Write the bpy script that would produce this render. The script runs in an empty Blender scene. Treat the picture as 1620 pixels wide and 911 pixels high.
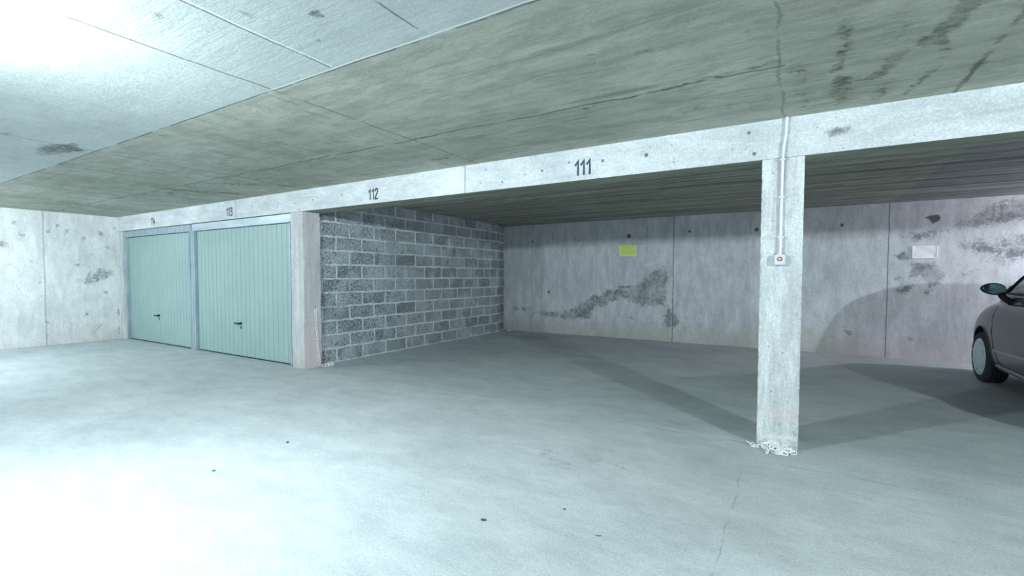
import bpy, bmesh, math, random
import numpy as np
from mathutils import Vector, Matrix
from mathutils.bvhtree import BVHTree
random.seed(7)
SC = bpy.context.scene
COL = SC.collection

# ------------------------------------------------------------------ camera
YAW, PIT, ROL, FPX, CAMH = math.radians(-31.087), math.radians(2.105), math.radians(0.101), 739.37, 1.229
fw = Vector((math.sin(YAW)*math.cos(PIT), math.cos(YAW)*math.cos(PIT), -math.sin(PIT)))
rt = Vector((math.cos(YAW), -math.sin(YAW), 0)); up = rt.cross(fw)
r2 = rt*math.cos(ROL) + up*math.sin(ROL); u2 = up*math.cos(ROL) - rt*math.sin(ROL)
cam = bpy.data.cameras.new('camera'); camo = bpy.data.objects.new('camera', cam); COL.objects.link(camo)
cam.sensor_width = 36; cam.lens = FPX/1620*36; cam.shift_y = 7.54/1620
cam.clip_start = 0.05; cam.clip_end = 100
m = Matrix((r2, u2, -fw)).transposed().to_4x4(); m.translation = (0, 0, CAMH)
camo.matrix_world = m
SC.camera = camo

# ------------------------------------------------------------------ world, exposure
W = bpy.data.worlds.new('world'); SC.world = W; W.use_nodes = True
W.node_tree.nodes['Background'].inputs[0].default_value = (0.45, 0.62, 0.66, 1)
W.node_tree.nodes['Background'].inputs[1].default_value = 0.02
vs = SC.view_settings
vs.view_transform = 'Standard'; vs.look = 'None'; vs.gamma = 1; vs.use_curve_mapping = False
vs.exposure = 0.38
COOL = (0.83, 0.948, 1.0); LAV = (1.0, 0.93, 1.0)
# x, y, z, watts, colour, radius : the lamps on the ceiling
LAMPS = [(-2.88, 0.10, 2.22, 500, COOL, .03), (3.81, 0.10, 2.155, 800, COOL, .03), (-8.95, 0.10, 2.2, 400, COOL, .05),
         (4.7, 8.05, 2.15, 300, LAV, .05)]
H = 2.33; YF = 3.807; YB2 = 4.07; XL = -11.13; YB = 8.97; HB = 2.057

# ------------------------------------------------------------------ node helper
class NT:
    def __init__(s, name, rough=.85, spec=.3, metal=0):
        s.m = bpy.data.materials.new(name); s.m.use_nodes = True; s.t = s.m.node_tree
        s.b = s.t.nodes['Principled BSDF']; s.b.inputs['Roughness'].default_value = rough
        s.b.inputs['Specular IOR Level'].default_value = spec; s.b.inputs['Metallic'].default_value = metal
        s.tc = None
    def n(s, ty, **kw):
        x = s.t.nodes.new(ty)
        for k, v in kw.items(): setattr(x, k, v)
        return x
    def put(s, sock, v):
        if hasattr(v, 'is_linked') or hasattr(v, 'links'): s.t.links.new(v, sock)
        else: sock.default_value = v
    def co(s):
        if not s.tc: s.tc = s.n('ShaderNodeTexCoord').outputs['Object']
        return s.tc
    def xyz(s, v=None):
        x = s.n('ShaderNodeSeparateXYZ'); s.put(x.inputs[0], v or s.co()); return x.outputs
    def M(s, op, a, b=0.0, c=0.0, clamp=False):
        x = s.n('ShaderNodeMath', operation=op, use_clamp=clamp)
        s.put(x.inputs[0], a); s.put(x.inputs[1], b); s.put(x.inputs[2], c); return x.outputs[0]
    def mapv(s, scale=(1, 1, 1), loc=(0, 0, 0), rot=(0, 0, 0), v=None):
        x = s.n('ShaderNodeMapping'); s.put(x.inputs[0], v or s.co())
        x.inputs['Scale'].default_value = scale; x.inputs['Location'].default_value = loc
        x.inputs['Rotation'].default_value = rot; return x.outputs[0]
    def noise(s, scale, detail=5, rough=.6, v=None, dist=0):
        x = s.n('ShaderNodeTexNoise'); s.put(x.inputs['Vector'], v or s.co())
        x.inputs['Scale'].default_value = scale; x.inputs['Detail'].default_value = detail
        x.inputs['Roughness'].default_value = rough; x.inputs['Distortion'].default_value = dist
        return x.outputs[0]
    def ss(s, v, lo, hi, a=0.0, b=1.0):
        x = s.n('ShaderNodeMapRange', interpolation_type='SMOOTHSTEP'); s.put(x.inputs[0], v)
        x.inputs[1].default_value = lo; x.inputs[2].default_value = hi; s.put(x.inputs[3], a); s.put(x.inputs[4], b)
        return x.outputs[0]
    def mix(s, f, a, b, mode='MIX'):
        x = s.n('ShaderNodeMix', data_type='RGBA', blend_type=mode)
        s.put(x.inputs[0], f)
        s.put(x.inputs[6], (*a, 1) if isinstance(a, tuple) and len(a) == 3 else a)
        s.put(x.inputs[7], (*b, 1) if isinstance(b, tuple) and len(b) == 3 else b)
        return x.outputs[2]
    def attr(s, name):
        return s.n('ShaderNodeAttribute', attribute_name=name).outputs['Fac']
    def line(s, c, pos, w, wob=None, amp=0, rng=None, other=None):
        """mask of a straight joint: coordinate c near pos"""
        d = s.M('SUBTRACT', c, pos)
        if wob is not None: d = s.M('ADD', d, s.M('MULTIPLY', s.M('SUBTRACT', wob, .5), amp))
        k = s.ss(s.M('ABSOLUTE', d), w*.35, w, 1.0, 0.0)
        if rng: k = s.M('MULTIPLY', k, s.M('MULTIPLY', s.M('GREATER_THAN', other, rng[0]), s.M('LESS_THAN', other, rng[1])))
        return k
    def bump(s, h, dist=.01, strength=.5, prev=None):
        x = s.n('ShaderNodeBump'); x.inputs['Distance'].default_value = dist; x.inputs['Strength'].default_value = strength
        s.put(x.inputs['Height'], h)
        if prev is not None: s.put(x.inputs['Normal'], prev)
        return x.outputs[0]
    def done(s, col, bmp=None):
        s.put(s.b.inputs['Base Color'], (*col, 1) if isinstance(col, tuple) and len(col) == 3 else col)
        if bmp is not None: s.put(s.b.inputs['Normal'], bmp)
        return s.m

def plain(name, col, rough=.5, metal=0, spec=.4, var=.08, scale=30, coat=0):
    t = NT(name, rough, spec, metal)
    f = t.noise(scale, 3)
    c = t.mix(f, tuple(max(0, v*(1-var)) for v in col), tuple(min(1, v*(1+var)) for v in col))
    if coat: t.b.inputs['Coat Weight'].default_value = coat; t.b.inputs['Coat Roughness'].default_value = .08
    return t.done(c)

def stains_and_light(t, col, ndark=.5, darkcol=(.09, .115, .12)):
    """attribute driven marks: dark mould and painted shade, pale bloom, warm tide marks, pinkish dust and lamp glow"""
    n1 = t.noise(6, 8, .72, dist=.6); n2 = t.noise(28, 5, .7)
    nn = t.M('ADD', t.M('MULTIPLY', t.M('SUBTRACT', n1, .5), 1.5), t.M('MULTIPLY', t.M('SUBTRACT', n2, .5), .7))
    w = t.M('ADD', t.attr('warm'), t.M('MULTIPLY', nn, .9))
    col = t.mix(t.M('MULTIPLY', t.ss(w, .2, 1.3), .6), col, (.40, .40, .31))
    w = t.M('ADD', t.attr('pink'), t.M('MULTIPLY', nn, .5))
    col = t.mix(t.M('MULTIPLY', t.ss(w, .25, 1.1), .6), col, (.62, .50, .50))
    w = t.M('ADD', t.attr('pale'), nn)
    col = t.mix(t.M('MULTIPLY', t.ss(w, .45, .75), .6), col, (.72, .76, .78))
    w = t.M('ADD', t.attr('dark'), nn)
    k = t.M('MULTIPLY', t.ss(w, .36, .70), t.ss(t.M('ADD', t.M('MULTIPLY', t.noise(14, 6, .75), .5), t.M('MULTIPLY', t.noise(3.7, 6, .7), .5)), .38, .60, .30, 1.0))
    col = t.mix(t.M('MULTIPLY', k, ndark), col, darkcol)
    col = t.mix(t.M('MULTIPLY', t.ss(t.attr('black'), .35, .75), .88), col, (.07, .085, .085))
    return col, k

def concrete(name, a, b, streak=(1, 1, 6), pit=.5, rough=.9, amp=.35, vjoint=(), dirt=.5, darkcol=(.09, .115, .12), lines=None, ndark=.5, speck=.25, bmp=.35, mott=.80):
    t = NT(name, rough, .25)
    big = t.noise(.9, 6, .62); st = t.noise(1.6, 7, .68, t.mapv(streak)); fine = t.noise(55, 4, .7)
    f = t.M('ADD', t.M('MULTIPLY', big, .55), t.M('MULTIPLY', st, .45))
    col = t.mix(t.ss(f, .5-amp*.5, .5+amp*.5), a, b)
    col = t.mix(t.M('MULTIPLY', t.ss(fine, .5, .8), speck), col, tuple(v*.55 for v in a))
    mo = t.noise(3.0, 10, .80, t.mapv(tuple(q**.8 for q in streak), (2, 5, 1)), .3); gr = t.noise(90, 5, .85)
    col = t.mix(1.0, col, t.mix(t.ss(mo, .36, .64), (mott, mott, mott*1.01), (1.06, 1.06, 1.06)), 'MULTIPLY')
    col = t.mix(1.0, col, t.mix(t.ss(gr, .36, .64), (.82, .82, .82), (1.1, 1.1, 1.1)), 'MULTIPLY')
    # darker weathered streaks
    st2 = t.noise(2.2, 9, .75, t.mapv(streak, (7.3, 1.7, 3.1)), .3)
    col = t.mix(t.M('MULTIPLY', t.ss(st2, .56, .74), dirt), col, tuple(v*.42 for v in a))
    # air pores
    v = t.n('ShaderNodeTexVoronoi'); t.put(v.inputs['Vector'], t.co()); v.inputs['Scale'].default_value = 16
    por = t.M('MULTIPLY', t.ss(v.outputs['Distance'], .05, .13, 1.0, 0.0), t.ss(t.noise(3.1, 2), .5, .62))
    col = t.mix(t.M('MULTIPLY', por, pit), col, tuple(v_*.35 for v_ in a))
    col, k = stains_and_light(t, col, ndark, darkcol)
    if lines: col = lines(t, col)
    h = t.M('ADD', t.M('ADD', t.M('MULTIPLY', st, .6), t.M('MULTIPLY', mo, .5)), t.M('MULTIPLY', fine, .3)); h = t.M('SUBTRACT', h, t.M('MULTIPLY', por, .6))
    return t.done(col, t.bump(h, .012, bmp))

# ------------------------------------------------------------------ mesh helpers
def obj(name, bm, mat, parent=None, smooth=False, loc=None):
    me = bpy.data.meshes.new(name)
    if isinstance(bm, bmesh.types.BMesh): bm.to_mesh(me); bm.free()
    else: me = bm
    o = bpy.data.objects.new(name, me); COL.objects.link(o)
    if mat:
        for mm in (mat if isinstance(mat, (list, tuple)) else [mat]): me.materials.append(mm)
    if smooth:
        for p in me.polygons: p.use_smooth = True
        try: me.set_sharp_from_angle(angle=math.radians(40))
        except Exception: pass
    if parent: o.parent = parent
    if loc: o.location = loc
    return o
def tag(o, label, cat, group=None, kind=None):
    o['label'] = label; o['category'] = cat
    if group: o['group'] = group
    if kind: o['kind'] = kind
    return o
def thing(name, label, cat, loc=(0, 0, 0), rz=0, group=None):
    o = bpy.data.objects.new(name, None); COL.objects.link(o); o.location = loc; o.rotation_euler = (0, 0, rz)
    o.empty_display_size = .1
    return tag(o, label, cat, group)
def box(bm, x0, x1, y0, y1, z0, z1, bev=0):
    b2 = bmesh.new(); bmesh.ops.create_cube(b2, size=1)
    for v in b2.verts: v.co = Vector(((x0+x1)/2+v.co.x*(x1-x0), (y0+y1)/2+v.co.y*(y1-y0), (z0+z1)/2+v.co.z*(z1-z0)))
    if bev: bmesh.ops.bevel(b2, geom=b2.edges[:], offset=bev, segments=2, affect='EDGES')
    join(bm, b2)
def join(bm, b2):
    me = bpy.data.meshes.new('tmp'); b2.to_mesh(me); b2.free(); bm.from_mesh(me); bpy.data.meshes.remove(me)
def tube(bm, pts, r, seg=8, closed=False, flat=1.0):
    pts = [Vector(p) for p in pts]; n = len(pts); rings = []
    ref = None
    for i in range(n):
        a = pts[(i-1) % n] if (closed or i > 0) else pts[i]; b = pts[(i+1) % n] if (closed or i < n-1) else pts[i]
        d = (b-a).normalized()
        if ref is None: ref = d.orthogonal().normalized()
        ref = (ref - d*ref.dot(d)).normalized(); w = d.cross(ref)
        rr = r[i] if isinstance(r, (list, tuple)) else r
        rings.append([bm.verts.new(pts[i] + ref*math.cos(2*math.pi*k/seg)*rr*flat + w*math.sin(2*math.pi*k/seg)*rr) for k in range(seg)])
    for i in range(n if closed else n-1):
        A, B = rings[i], rings[(i+1) % n]
        for k in range(seg): bm.faces.new((A[k], A[(k+1) % seg], B[(k+1) % seg], B[k]))
    if not closed: bm.faces.new(rings[0][::-1]); bm.faces.new(rings[-1])
def lathe(bm, prof, seg=40, axis='X', c=(0, 0, 0), closed=False):
    """prof: list of (along-axis, radius)"""
    c = Vector(c); rings = []
    for (h, r) in prof:
        ring = []
        for k in range(seg):
            a = 2*math.pi*k/seg; u, v = math.cos(a)*r, math.sin(a)*r
            p = {'X': (h, u, v), 'Y': (v, h, u), 'Z': (u, v, h)}[axis]
            ring.append(bm.verts.new(c+Vector(p)))
        rings.append(ring)
    n = len(rings)
    for i in range(n if closed else n-1):
        A, B = rings[i], rings[(i+1) % n]
        for k in range(seg): bm.faces.new((A[k], A[(k+1) % seg], B[(k+1) % seg], B[k]))
    if not closed:
        bm.faces.new(rings[0][::-1]); bm.faces.new(rings[-1])
    bmesh.ops.recalc_face_normals(bm, faces=bm.faces[:])
def bake(o):
    dg = bpy.context.evaluated_depsgraph_get(); dg.update()
    me = bpy.data.meshes.new_from_object(o.evaluated_get(dg)); o.modifiers.clear(); o.data = me; return o
def cut(o, cutters):
    for c in cutters:
        md = o.modifiers.new('b', 'BOOLEAN'); md.operation = 'DIFFERENCE'; md.solver = 'EXACT'; md.object = c
    bake(o)
    for c in cutters: bpy.data.objects.remove(c, do_unlink=True)

def sdf(P, poly):
    """signed distance (positive inside) of points P (N,2) to polygon"""
    poly = np.array(poly, float); N = len(poly); d = np.full(len(P), 1e9); ins = np.zeros(len(P), bool)
    for i in range(N):
        a, b = poly[i], poly[(i+1) % N]; e = b-a; w = P-a
        t = np.clip((w@e)/max(e@e, 1e-9), 0, 1); q = w-t[:, None]*e; d = np.minimum(d, np.hypot(q[:, 0], q[:, 1]))
        c1 = (a[1] > P[:, 1]) != (b[1] > P[:, 1])
        with np.errstate(divide='ignore', invalid='ignore'):
            xc = (b[0]-a[0])*(P[:, 1]-a[1])/(b[1]-a[1]+1e-12)+a[0]
        ins ^= c1 & (P[:, 0] < xc)
    return np.where(ins, d, -d)
def soft(P, poly, w=.08, amp=1.0): return amp*np.clip(.5+sdf(P, poly)/(2*w), 0, 1)
def stroke(P, pts, r, w=.05, amp=1.0):
    pts = np.array(pts, float); d = np.full(len(P), 1e9)
    for a, b in zip(pts[:-1], pts[1:]):
        e = b-a; q = P-a; t = np.clip((q@e)/max(e@e, 1e-9), 0, 1); q = q-t[:, None]*e; d = np.minimum(d, np.hypot(q[:, 0], q[:, 1]))
    return amp*np.clip(.5+(r-d)/(2*w), 0, 1)
def spots(P, lst, amp=1.0):
    o = np.zeros(len(P))
    for (x, y, r) in lst: o = np.maximum(o, amp*np.clip(1.2-np.hypot(P[:, 0]-x, P[:, 1]-y)/r*.75, 0, 1))
    return o
def grid(name, org, U, V, lu, lv, step, mat, fns, back=None, thick=0.0):
    """a fine wall/slab face; P = (u,v) coords in world units along U and V; fns: attribute -> function(P)"""
    nu, nv = max(1, int(lu/step)), max(1, int(lv/step))
    u = np.linspace(0, lu, nu+1); v = np.linspace(0, lv, nv+1)
    uu, vv = np.meshgrid(u, v); uu = uu.ravel(); vv = vv.ravel()
    org = np.array(org, float); U = np.array(U, float); V = np.array(V, float)
    co = org + uu[:, None]*U + vv[:, None]*V
    idx = np.arange((nu+1)*(nv+1)).reshape(nv+1, nu+1)
    f = np.stack([idx[:-1, :-1], idx[:-1, 1:], idx[1:, 1:], idx[1:, :-1]], -1).reshape(-1, 4)
    nrm = np.cross(U, V); verts = co; faces = f.tolist()
    if thick:   # body of the wall behind the face
        n0 = len(verts); c = [org, org+lu*U, org+lu*U+lv*V, org+lv*V]; bk = [p-nrm*thick for p in c]
        verts = np.vstack([verts, c, bk]); a = list(range(n0, n0+4)); b = list(range(n0+4, n0+8))
        faces += [b[::-1]] + [[a[(i+1) % 4], a[i], b[i], b[(i+1) % 4]] for i in range(4)]
    me = bpy.data.meshes.new(name); me.from_pydata(verts.tolist(), [], faces)
    P = verts
    for k, fn in fns.items():
        at = me.attributes.new(k, 'FLOAT', 'POINT'); at.data.foreach_set('value', np.asarray(fn(P), dtype=np.float32))
    return obj(name, me, mat)

# ------------------------------------------------------------------ materials of the shell
def fl_lines(t, c):
    x, y, z = t.xyz(); wob = t.noise(2.0, 5, .6)
    # bay floor in a darker tone than the lane, from the front line back
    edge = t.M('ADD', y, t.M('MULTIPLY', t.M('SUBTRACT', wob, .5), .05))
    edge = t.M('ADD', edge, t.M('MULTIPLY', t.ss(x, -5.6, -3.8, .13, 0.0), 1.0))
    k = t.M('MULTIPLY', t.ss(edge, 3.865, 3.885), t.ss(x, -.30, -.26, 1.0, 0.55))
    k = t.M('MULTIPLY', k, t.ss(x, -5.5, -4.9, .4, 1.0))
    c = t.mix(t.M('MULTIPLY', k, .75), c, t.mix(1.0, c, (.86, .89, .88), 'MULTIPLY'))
    br = t.ss(t.noise(7, 4), .38, .55)
    l1 = t.M('MULTIPLY', t.line(y, 3.48, .010, wob, .10, (-.05, 9), x), br)
    l2 = t.M('MULTIPLY', t.line(x, -.26, .005, wob, .10, (1.3, 3.45), y), br)
    l3 = t.M('MULTIPLY', t.line(y, 3.80, .012, wob, .10, (-1.25, -.2), x), br)
    l = t.M('MAXIMUM', t.M('MAXIMUM', l1, l2), l3)
    c = t.mix(t.M('MULTIPLY', l, .5), c, (.18, .21, .21))
    return c
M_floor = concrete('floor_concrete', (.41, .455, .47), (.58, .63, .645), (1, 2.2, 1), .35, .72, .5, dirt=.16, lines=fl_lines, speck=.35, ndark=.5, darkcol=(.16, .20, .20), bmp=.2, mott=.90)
M_back = concrete('back_wall_concrete', (.55, .59, .635), (.74, .77, .82), (2.6, 1, .6), .5, .9, .45, dirt=.3, ndark=.78, bmp=.6,
    lines=lambda t, c: (lambda x, y, z, w: t.mix(t.M('MULTIPLY', t.M('MAXIMUM', t.M('MAXIMUM', t.line(x, -1.92, .013, w, .03), t.line(x, 1.21, .011, w, .03)),
        t.M('MULTIPLY', t.M('MAXIMUM', t.line(x, -3.42, .008, w, .02), t.line(x, -4.9, .008, w, .02)), .5)), .75), c, (.14, .16, .17)))(*t.xyz(), t.noise(2.5, 4)))
M_left = concrete('left_wall_concrete', (.62, .65, .66), (.86, .88, .88), (1, 2.4, .7), .5, .9, .45, dirt=.45, ndark=.8, bmp=.7, mott=.84,
    lines=lambda t, c: (lambda x, y, z, w: t.mix(t.M('MULTIPLY', t.line(y, 2.76, .014, w, .04), .55), c, (.22, .26, .27)))(*t.xyz(), t.noise(2.5, 4)))
M_beam = concrete('beam_concrete', (.50, .54, .56), (.72, .75, .77), (.8, 1, 3.0), .6, .88, .5, dirt=.42, ndark=.8, mott=.84, bmp=.6,
    lines=lambda t, c: (lambda x, y, z, w: t.mix(t.M('MULTIPLY', t.M('MAXIMUM', t.line(x, -2.849, .009, w, .01), t.line(x, -7.02, .009, w, .01)), .7), c, (.16, .19, .2)))(*t.xyz(), t.noise(2.5, 4)))
M_pil = concrete('pillar_concrete', (.52, .56, .57), (.75, .78, .79), (5, 5, .5), .8, .9, .5, dirt=.42, mott=.72, ndark=.7, bmp=.6)
M_pil2 = concrete('rough_pillar_concrete', (.46, .475, .475), (.63, .64, .645), (7, 7, .6), .9, .92, .5, dirt=.45, ndark=.7, bmp=.9)
M_other = concrete('plain_concrete', (.42, .45, .45), (.52, .55, .55), (1, 1, 1), .3)

def ceil_mat():
    t = NT('ceiling_concrete', .9, .2)
    x, y, z = t.xyz(); w = t.noise(2.2, 5, .6)
    big = t.noise(.55, 7, .62); fine = t.noise(50, 4, .7)
    sx = t.noise(1.6, 8, .7, t.mapv((.55, 5.5, 1)), .2)      # boards along the beam
    sy = t.noise(1.6, 8, .7, t.mapv((4.5, .7, 1), (3, 1, 0)), .2)      # boards across
    board = t.noise(1.0, 8, .75, t.mapv((.35, 11, 1)), .15)
    mL = t.ss(x, -2.72, -2.66, 1.0, 0.0)      # left panels
    mB = t.ss(y, 4.0, 4.1)                    # bays
    mR = t.M('MULTIPLY', t.ss(t.M('ADD', x, t.M('MULTIPLY', t.M('SUBTRACT', w, .5), .12)), -.09, -.07), t.M('SUBTRACT', 1.0, mB))
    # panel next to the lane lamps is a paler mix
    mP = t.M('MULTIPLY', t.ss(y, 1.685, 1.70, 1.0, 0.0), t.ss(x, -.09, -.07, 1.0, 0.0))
    st = t.n('ShaderNodeMix'); t.put(st.inputs[0], mL); t.put(st.inputs[2], sx); t.put(st.inputs[3], sy); st = st.outputs[0]
    st2 = t.n('ShaderNodeMix'); t.put(st2.inputs[0], mB); t.put(st2.inputs[2], st); t.put(st2.inputs[3], board); st = st2.outputs[0]
    f = t.M('ADD', t.M('MULTIPLY', big, .5), t.M('MULTIPLY', st, .5))
    c = t.mix(t.ss(f, .33, .67), (.31, .33, .27), (.53, .55, .475))
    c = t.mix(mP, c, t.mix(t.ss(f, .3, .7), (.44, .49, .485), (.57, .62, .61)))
    c = t.mix(t.M('MULTIPLY', mR, .6), c, t.mix(t.ss(f, .35, .65), (.34, .355, .295), (.50, .52, .445)))
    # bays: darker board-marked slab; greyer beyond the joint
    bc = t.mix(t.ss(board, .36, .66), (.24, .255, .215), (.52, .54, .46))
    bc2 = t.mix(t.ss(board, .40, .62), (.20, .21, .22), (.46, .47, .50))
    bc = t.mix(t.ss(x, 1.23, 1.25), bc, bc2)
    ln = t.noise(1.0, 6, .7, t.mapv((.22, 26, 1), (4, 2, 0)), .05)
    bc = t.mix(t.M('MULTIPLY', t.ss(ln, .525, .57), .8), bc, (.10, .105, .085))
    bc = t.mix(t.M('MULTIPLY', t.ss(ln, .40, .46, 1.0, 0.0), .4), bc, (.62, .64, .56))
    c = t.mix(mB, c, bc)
    d = t.ss(st, .53, .68)
    mo = t.noise(3.2, 10, .80, t.mapv((.9, 2.4, 1)), .4); gr = t.noise(150, 3, .8)
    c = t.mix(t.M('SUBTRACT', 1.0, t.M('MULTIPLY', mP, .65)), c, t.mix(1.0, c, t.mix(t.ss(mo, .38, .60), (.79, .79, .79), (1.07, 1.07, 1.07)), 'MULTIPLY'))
    c = t.mix(1.0, c, t.mix(t.ss(gr, .3, .7), (.87, .87, .87), (1.08, 1.08, 1.08)), 'MULTIPLY')
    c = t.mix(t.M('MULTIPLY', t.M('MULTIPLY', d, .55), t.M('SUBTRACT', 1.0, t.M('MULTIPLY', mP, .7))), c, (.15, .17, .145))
    c = t.mix(t.M('MULTIPLY', t.ss(fine, .52, .8), .2), c, (.2, .22, .2))
    c, k = stains_and_light(t, c, .85, (.075, .085, .068))
    out = t.M('SUBTRACT', 1.0, mB); br = t.ss(t.noise(5, 5), .34, .5)
    L = [t.line(y, 1.69, .010, w, .03, (-12, -.1), x), t.line(x, -2.68, .009, w, .05, (-3, 3.9), y),
         t.line(x, -2.13, .008, w, .04, (-3, 1.66), y), t.line(x, -1.46, .008, w, .05, (-3, 1.68), y),
         t.line(y, 2.87, .014, w, .14, (-12, -.06), x), t.line(x, -5.35, .009, w, .05, (-3, 3.9), y),
         t.M('MULTIPLY', t.line(x, -.085, .010, w, .16, (-3, 3.9), y), .6), t.line(x, .80, .016, w, .05, (2.0, 3.9), y), t.line(x, -8.1, .009, w, .05, (-3, 3.9), y)]
    l = L[0]
    for q in L[1:]: l = t.M('MAXIMUM', l, q)
    l = t.M('MULTIPLY', t.M('MULTIPLY', l, out), br)
    c = t.mix(t.M('MULTIPLY', l, .72), c, (.10, .12, .11))
    # cement lip squeezed out along the formwork joint
    lip = t.M('MULTIPLY', t.M('MAXIMUM', t.line(y, 1.675, .008, w, .03, (-2.7, -.1), x), t.line(x, -2.115, .007, w, .04, (.8, 1.66), y)), .8)
    c = t.mix(lip, c, (.80, .84, .83))
    h = t.M('ADD', t.M('MULTIPLY', st, .6), t.M('MULTIPLY', fine, .2)); h = t.M('SUBTRACT', h, t.M('MULTIPLY', l, .5))
    h = t.M('ADD', h, t.M('MULTIPLY', mo, .4)); return t.done(c, t.bump(h, .015, .55))
M_ceil = ceil_mat()

def block_mat():
    t = NT('cinder_block', .95, .15)
    x, y, z = t.xyz()
    wob = t.noise(5, 5, .65); wob2 = t.noise(6, 5, .65, t.mapv((1, 1, 1), (5, 3, 9)))
    yy = t.M('ADD', y, t.M('MULTIPLY', t.M('SUBTRACT', wob, .5), .06)); zz = t.M('ADD', z, t.M('MULTIPLY', t.M('SUBTRACT', wob2, .5), .045))
    cb = t.n('ShaderNodeCombineXYZ'); t.put(cb.inputs[0], yy); t.put(cb.inputs[1], t.M('SUBTRACT', zz, .006))
    b = t.n('ShaderNodeTexBrick', offset=.5, offset_frequency=2)
    t.put(b.inputs['Vector'], cb.outputs[0]); b.inputs['Scale'].default_value = 1
    b.inputs['Brick Width'].default_value = .46; b.inputs['Row Height'].default_value = .196
    b.inputs['Mortar Size'].default_value = .019; b.inputs['Mortar Smooth'].default_value = .55
    b.inputs['Color1'].default_value = (.0, .0, .0, 1); b.inputs['Color2'].default_value = (1, 1, 1, 1); b.inputs['Mortar'].default_value = (.5, .5, .5, 1)
    rnd = b.outputs['Color']; mo = b.outputs['Fac']
    por = t.noise(38, 5, .85); sm = t.noise(3.2, 6, .65)
    c = t.mix(rnd, (.25, .30, .325), (.40, .455, .485))
    c = t.mix(t.M('MULTIPLY', t.M('MULTIPLY', t.ss(por, .46, .62), t.ss(t.noise(2.6, 5, .6), .36, .56)), .85), c, (.07, .09, .10))
    c = t.mix(t.M('MULTIPLY', t.ss(sm, .46, .66), .75), c, (.46, .53, .57))    # smeared laitance
    mm = t.ss(t.M('ADD', mo, t.M('MULTIPLY', t.M('SUBTRACT', wob, .5), 1.6)), .22, .70)
    c = t.mix(t.M('MULTIPLY', mm, t.ss(t.noise(2.1, 4), .3, .55, .35, 1.0)), c, (.62, .70, .75))
    h = t.M('SUBTRACT', t.M('MULTIPLY', mm, -.5), t.M('MULTIPLY', t.ss(por, .5, .66), .5))
    return t.done(c, t.bump(h, .012, .9))
M_block = block_mat()

# ------------------------------------------------------------------ shell
S = lambda o: (o.__setitem__('kind', 'structure'), o)[1]
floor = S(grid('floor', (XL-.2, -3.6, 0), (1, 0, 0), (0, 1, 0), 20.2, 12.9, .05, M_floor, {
    'dark': lambda P: np.maximum.reduce([soft(P[:, :2], [(-1.9, 2.9), (-1.2, 3.1), (-.75, 3.0), (-.8, 2.75), (-1.35, 2.45), (-1.7, 2.3), (-1.3, 2.6)], .15, .42),
        soft(P[:, :2], [(-5.0, 8.2), (-4.3, 8.5), (-3.9, 8.0), (-4.4, 7.7)], .1, .62), stroke(P[:, :2], [(-3.2, 7.4), (-1.7, 7.2)], .12, .15, .55),
        stroke(P[:, :2], [(-1.5, 2.25), (-1.2, 2.2)], .06, .1, .45), stroke(P[:, :2], [(-.7, 2.2), (-.4, 2.3)], .15, .2, .3),
        soft(P[:, :2], [(.9, 5.4), (1.7, 5.4), (1.7, 7), (.9, 7)], .4, .3), soft(P[:, :2], [(2, 4.8), (4, 4.8), (4, 8), (2, 8)], .4, .42),  # floor darker beside and under the car
        stroke(P[:, :2], [(-5.2, 4.4), (-5.2, 6.5)], .5, .5, .28), np.where(P[:, 1] > 3.9, .13, .0)]),  # floor darker along the block wall and across the bays
    'pale': lambda P: np.maximum(stroke(P[:, :2], [(-2.9, 7.4), (-2.2, 7.5)], .05, .08, .5), stroke(P[:, :2], [(-.2, 3.62), (.9, 3.56)], .05, .08, .5)),
    'warm': lambda P: np.zeros(len(P)), 'pink': lambda P: np.zeros(len(P)), 'black': lambda P: np.zeros(len(P))}, thick=.2))

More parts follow.
